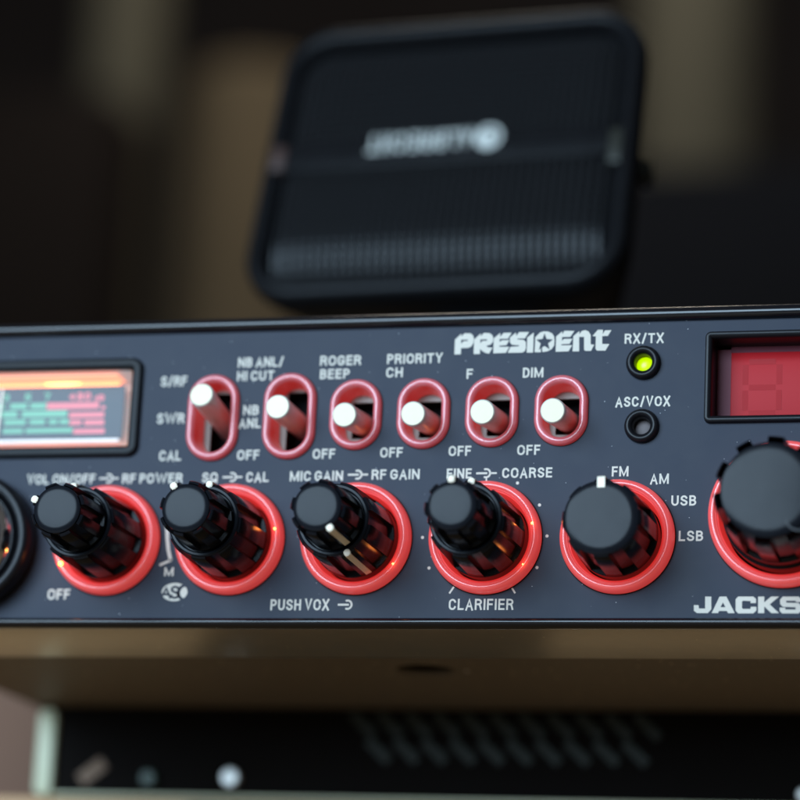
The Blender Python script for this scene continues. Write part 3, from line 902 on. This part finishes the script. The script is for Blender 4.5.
# ---- microphone socket at the left end
e = empty('microphone_socket', (MIC[0], 0, MIC[1]), RADIO)
mb = lathe(MB(), MIC[0], MIC[1], [(11.2, .5), (11.9, -.3), (11.95, -3.6), (11.7, -4.6), (11.2, -5.0), (10.4, -5.0), (9.9, -4.5), (9.7, -3.0)], 96)
obj('collar', mb, M['black'], e, ang=50)
mb = lathe(MB(), MIC[0], MIC[1], [(9.8, -1.5), (9.4, -5.2), (8.9, -6.8), (8.4, -7.2), (7.8, -7.0), (7.6, -5.8), (7.5, -.5), (0.02, -.5)], 96)
obj('screw_ring', mb, M['chrome'], e, ang=50)
mb = lathe(MB(), MIC[0], MIC[1], [(6.9, -.4), (6.9, -3.6), (6.6, -3.9), (0.02, -3.9)], 64)
obj('insert', mb, M['void'], e)
for k in range(6):
    a = radians(30 + 60 * k)
    mb = lathe(MB(), MIC[0] + 4 * cos(a), MIC[1] + 4 * sin(a), [(.6, -3.8), (.6, -6.4), (.3, -6.9), (.02, -6.95)], 16)
    obj('contact_pin', mb, M['chrome'], e)


# ------------------------------------------------------------------ loudspeaker on the radio, upside down on a bracket
SPK_TILT, SPK_ROLL = radians(14), radians(0.5)
SPK_C = Vector((-15.4, 77.5, 109.0))
SPK_YAW = radians(-5)
SPK = empty('extension_loudspeaker', (SPK_C.x, 95, 52.62))
tag(SPK, 'small black loudspeaker with mesh grille and white lettering upside down, on top of the radio', 'loudspeaker')
SR = Matrix.Rotation(SPK_YAW, 3, 'Z') @ Matrix.Rotation(SPK_ROLL, 3, 'Y') @ Matrix.Rotation(-SPK_TILT, 3, 'X')


def place(mb):
    mb.v = [tuple(SPK_C + SR @ Vector((x * (1 - z * .0004), y, z))) for x, y, z in mb.v]   # a little wider at the foot
    return mb


SW, SH = 39.4, 32.8                            # half width, half height of the face
face = rrect(-SW, SW, -SH, SH, 11.5, 12)
mb = MB().sweep(face, [(-4.6, 3.0), (-4.4, .6), (-3.9, -.6), (-3.0, -1.6), (-1.8, -1.8), (-.7, -1.2), (-.1, 0), (0.1, 2.5), (-1.0, 7), (-4.0, 15), (-9.5, 30), (-12, 36)], 0, False)
mb.cap([(x - nx * 12, 36, z - nz * 12) for x, z, nx, nz in face])
mb.cap([(x - nx * 4.6, 3.0, z - nz * 4.6) for x, z, nx, nz in face])
obj('cabinet', place(mb), M['speaker_body'], SPK, ang=50)


def bulge(x, z):
    """Front of the curved grille: flat in the middle, falling back round the rim and dished along the lettering band."""
    ax, az = abs(x) / (SW - 4.4), abs(z) / (SH - 4.4)
    y = -1.6 + 3.6 * (max(0, az - .62) / .38) ** 2 + 2.0 * (max(0, ax - .8) / .2) ** 2
    return y


mb = MB()
gw, gh, gr = SW - 4.3, SH - 4.3, 7.5


def half_width(z):
    t = abs(z) - (gh - gr)
    return gw if t <= 0 else gw - gr + math.sqrt(max(0, gr * gr - t * t))


def half_height(x):
    t = abs(x) - (gw - gr)
    return gh if t <= 0 else gh - gr + math.sqrt(max(0, gr * gr - t * t))


def wire(pts, wx, wz, th=.5):
    rows = [[(x - wx, y, z - wz), (x + wx, y, z + wz), (x + wx, y + th, z + wz), (x - wx, y + th, z - wz)] for x, y, z in pts]
    mb.grid(rows, 0, True, False)


for k in range(-19, 20):
    x = k * 1.75
    hh = half_height(x)
    if hh > 1:
        wire([(x, bulge(x, z), z) for z in [hh * (j / 14 - 1) for j in range(29)]], .38, 0)
for k in range(-15, 16):
    z = k * 1.75
    if abs(z) < gh:
        hw = half_width(z)
        wire([(x, bulge(x, z) - .05, z) for x in [hw * (j / 14 - 1) for j in range(29)]], 0, .30)
g = obj('grille', place(mb), M['grille'], SPK, ang=30)
mb = MB().box(-gw + 1, gw - 1, -2.1, -1.6, -3.2, 3.2, 0, .15)
band = obj('name_band', place(mb), M['speaker_body'], SPK)
mb = MB()
text_mb(mb, 'ALBRECHT', -16.4, .1, 22.2, 4.2, -2.16, .05, .72, spin=pi, gap=.36)
loops_mesh(mb, [xz(circle(9.1, 2.2, 2.9, 32)), arc_pts(9.1, 2.2, 2.0, 130, -40) + arc_pts(9.1, 2.2, 1.35, -40, 130)], -2.16, .05)
obj('maker_lettering', place(mb), M['speaker_print'], band)
mb = MB().box(-SW + 2.2, -SW + 5.2, -2.2, .8, -2.6, 3.2, 0, .3)
obj('side_catch', place(mb), M['tan'], SPK)
mb = MB().box(SW - 5.2, SW - 2.6, -2.2, .8, -5.5, 2.4, 0, .3)
obj('side_catch', place(mb), M['silver'], SPK)
# mounting bracket behind the cabinet, screwed to the radio's top
mb = MB()
mb.box(SPK_C.x - 12, SPK_C.x + 12, 118, 121, 54.6, 104, 0, .4)
mb.box(SPK_C.x - 20, SPK_C.x + 20, 96, 125, 52.62, 54.6, 0, .4)
obj('bracket', mb, M['black'], SPK)
mb = MB()
mb.grid([[(SW + d - 2.6, 9 + r * cos(t * pi / 10), -1 + r * sin(t * pi / 10)) for t in range(20)] for d, r in ((-.4, 2.2), (1.2, 2.2), (1.3, 2.9), (2.8, 2.9), (3.3, 2.3))], 0, True, False)
obj('clamp_knob', place(mb), M['silver'], SPK)

# ------------------------------------------------------------------ what the radio stands on, and the room out of focus
mb = MB().box(-700, 700, -420, 430, -190, -160, 0, 3)
top = tag(obj('table', mb, M['wood'], None, (0, 0, -190)), 'brown wooden table below the radio', 'table')
for x in (-650, 650):
    for y in (-380, 390):
        obj('leg', MB().box(x - 30, x + 30, y - 30, y + 30, -880, -190, 0, 3), M['wood'], top)
mb = MB().box(-4000, 4000, -3000, 4000, -900, -880)
tag(obj('floor', mb, M['wall']), kind='structure')
mb = MB().box(-4000, 4000, 2300, 2400, -880, 2600)
tag(obj('back_wall', mb, M['wall']), kind='structure')

# raised shelf on the table; on it a black base unit that carries the radio, and a card box
sh = empty('raised_shelf', (0, 240, -160))
tag(sh, 'raised wooden shelf on the table, carrying the black base unit', 'shelf')
obj('shelf_board', MB().box(-330, 260, 87, 400, -40, -19.55), M['shelf_wood'], sh)
for x in (-320, 240):
    for y in (95, 385):
        obj('leg', MB().box(x, x + 12, y, y + 12, -160, -40), M['shelf_wood'], sh)
obj('dark_reflection_strip', MB().box(-64, 6, 85.6, 86.9, -38, -20.6, 0, .3), M['case_black'], sh)  # unseen black strip, added to mirror as a dark gap under the radio
bu = empty('base_unit', (8, 160, -19.5))
tag(bu, 'black base unit with pale metal edges and slanted vents, under the radio', 'base unit')
obj('body', MB().box(-96, 112, 86, 236, -19.4, -1.42), M['case_black'], bu)
path = rrect(-95.9, -92.2, -19.5, -1.9, 1.8, 6)
mb = MB().sweep(path, [(-.6, 84.4), (-.15, 84.6), (0, 85.2), (0, 87)], 0, False)
mb.cap([(x - nx * .6, 84.4, z - nz * .6) for x, z, nx, nz in path])
obj('edge_trim', mb, M['pale_trim'], bu)
obj('edge_trim', MB().box(-92.1, 112, 84.9, 86, -19.5, -18.8, 0, .2), M['pale_trim'], bu)
mb = MB()
for x0, n, zt, zb, lean in ((-31.5, 11, -2.4, -6.6, 4.6), (-28, 10, -7.6, -11.6, 4.4)):
    for k in range(n):
        bar(mb, x0 + k * 5.6, zt, x0 + k * 5.6 + lean, zb, 1.9, 85.6, .5)
obj('vent_grille', mb, M['vent_mesh'], bu)
for x, z, r, m_ in ((-55.1, -15.3, 1.75, 'silver_bright'), (-72, -15.7, 1.6, 'dark_green'), (56.6, -17.0, 1.2, 'silver_bright')):
    obj('button', lathe(MB(), x, z, [(r, 86), (r, 84.3), (r - .3, 84.0), (0.02, 83.9)], 28), M[m_], bu)
mb = MB()
bar(mb, -86.5, -16.2, -81.8, -12.6, 2.6, 85.5, .6)
obj('sticker', mb, M['tan_dim'], bu)
bx = MB().box(-190, -99.6, 104, 220, -19.5, 40, 0, 1.5)
tag(obj('card_box', bx, M['pink_brown'], None, (-145, 160, -19.5)), 'pinkish brown box beside the black base unit', 'box')


def column(name, label, cat, mat, x, y, r, z0, z1, group=None):
    mb = MB()
    rows = [[(x + q * cos(t * pi / 24), y + q * sin(t * pi / 24), z) for t in range(48)] for z, q in ((z0, r * 1.25), (z0 + 30, r * 1.25), (z0 + 40, r), (z1 - 8, r), (z1, r - 6))]
    mb.grid(rows, 0, True, False).cap(rows[0]).cap(rows[-1])
    return tag(obj(name, mb, mat, None, (x, y, z0)), label, cat, group)


def standing(name, label, cat, mat, x0, x1, y, d, z0, z1, group=None):
    o = obj(name, MB().box(x0, x1, y, y + d, z0, z1, 0, 4), mat, None, ((x0 + x1) / 2, y + d / 2, z0))
    return tag(o, label, cat, group)


column('round_post', 'pale olive round post on the left, rising behind the dark wooden cabinet', 'post', M['olive'], -530, 1240, 26, -880, 1000)
column('round_post', 'pale olive round post on the right, rising beside the loudspeaker', 'post', M['olive'], -156, 1240, 38, -880, 1000)
column('brown_drum', 'tall brown cardboard drum, blurred to the left of the loudspeaker', 'drum', M['brown_board'], -437, 1240, 46, -880, 585)
standing('dark_cabinet', 'dark wooden cabinet in front of the left post', 'cabinet', M['dark_wood'], -640, -492, 1125, 70, -880, 540)
standing('dark_cabinet', 'dark blue cabinet in front of the right post', 'cabinet', M['navy'], -215, 60, 1125, 70, -880, 478)
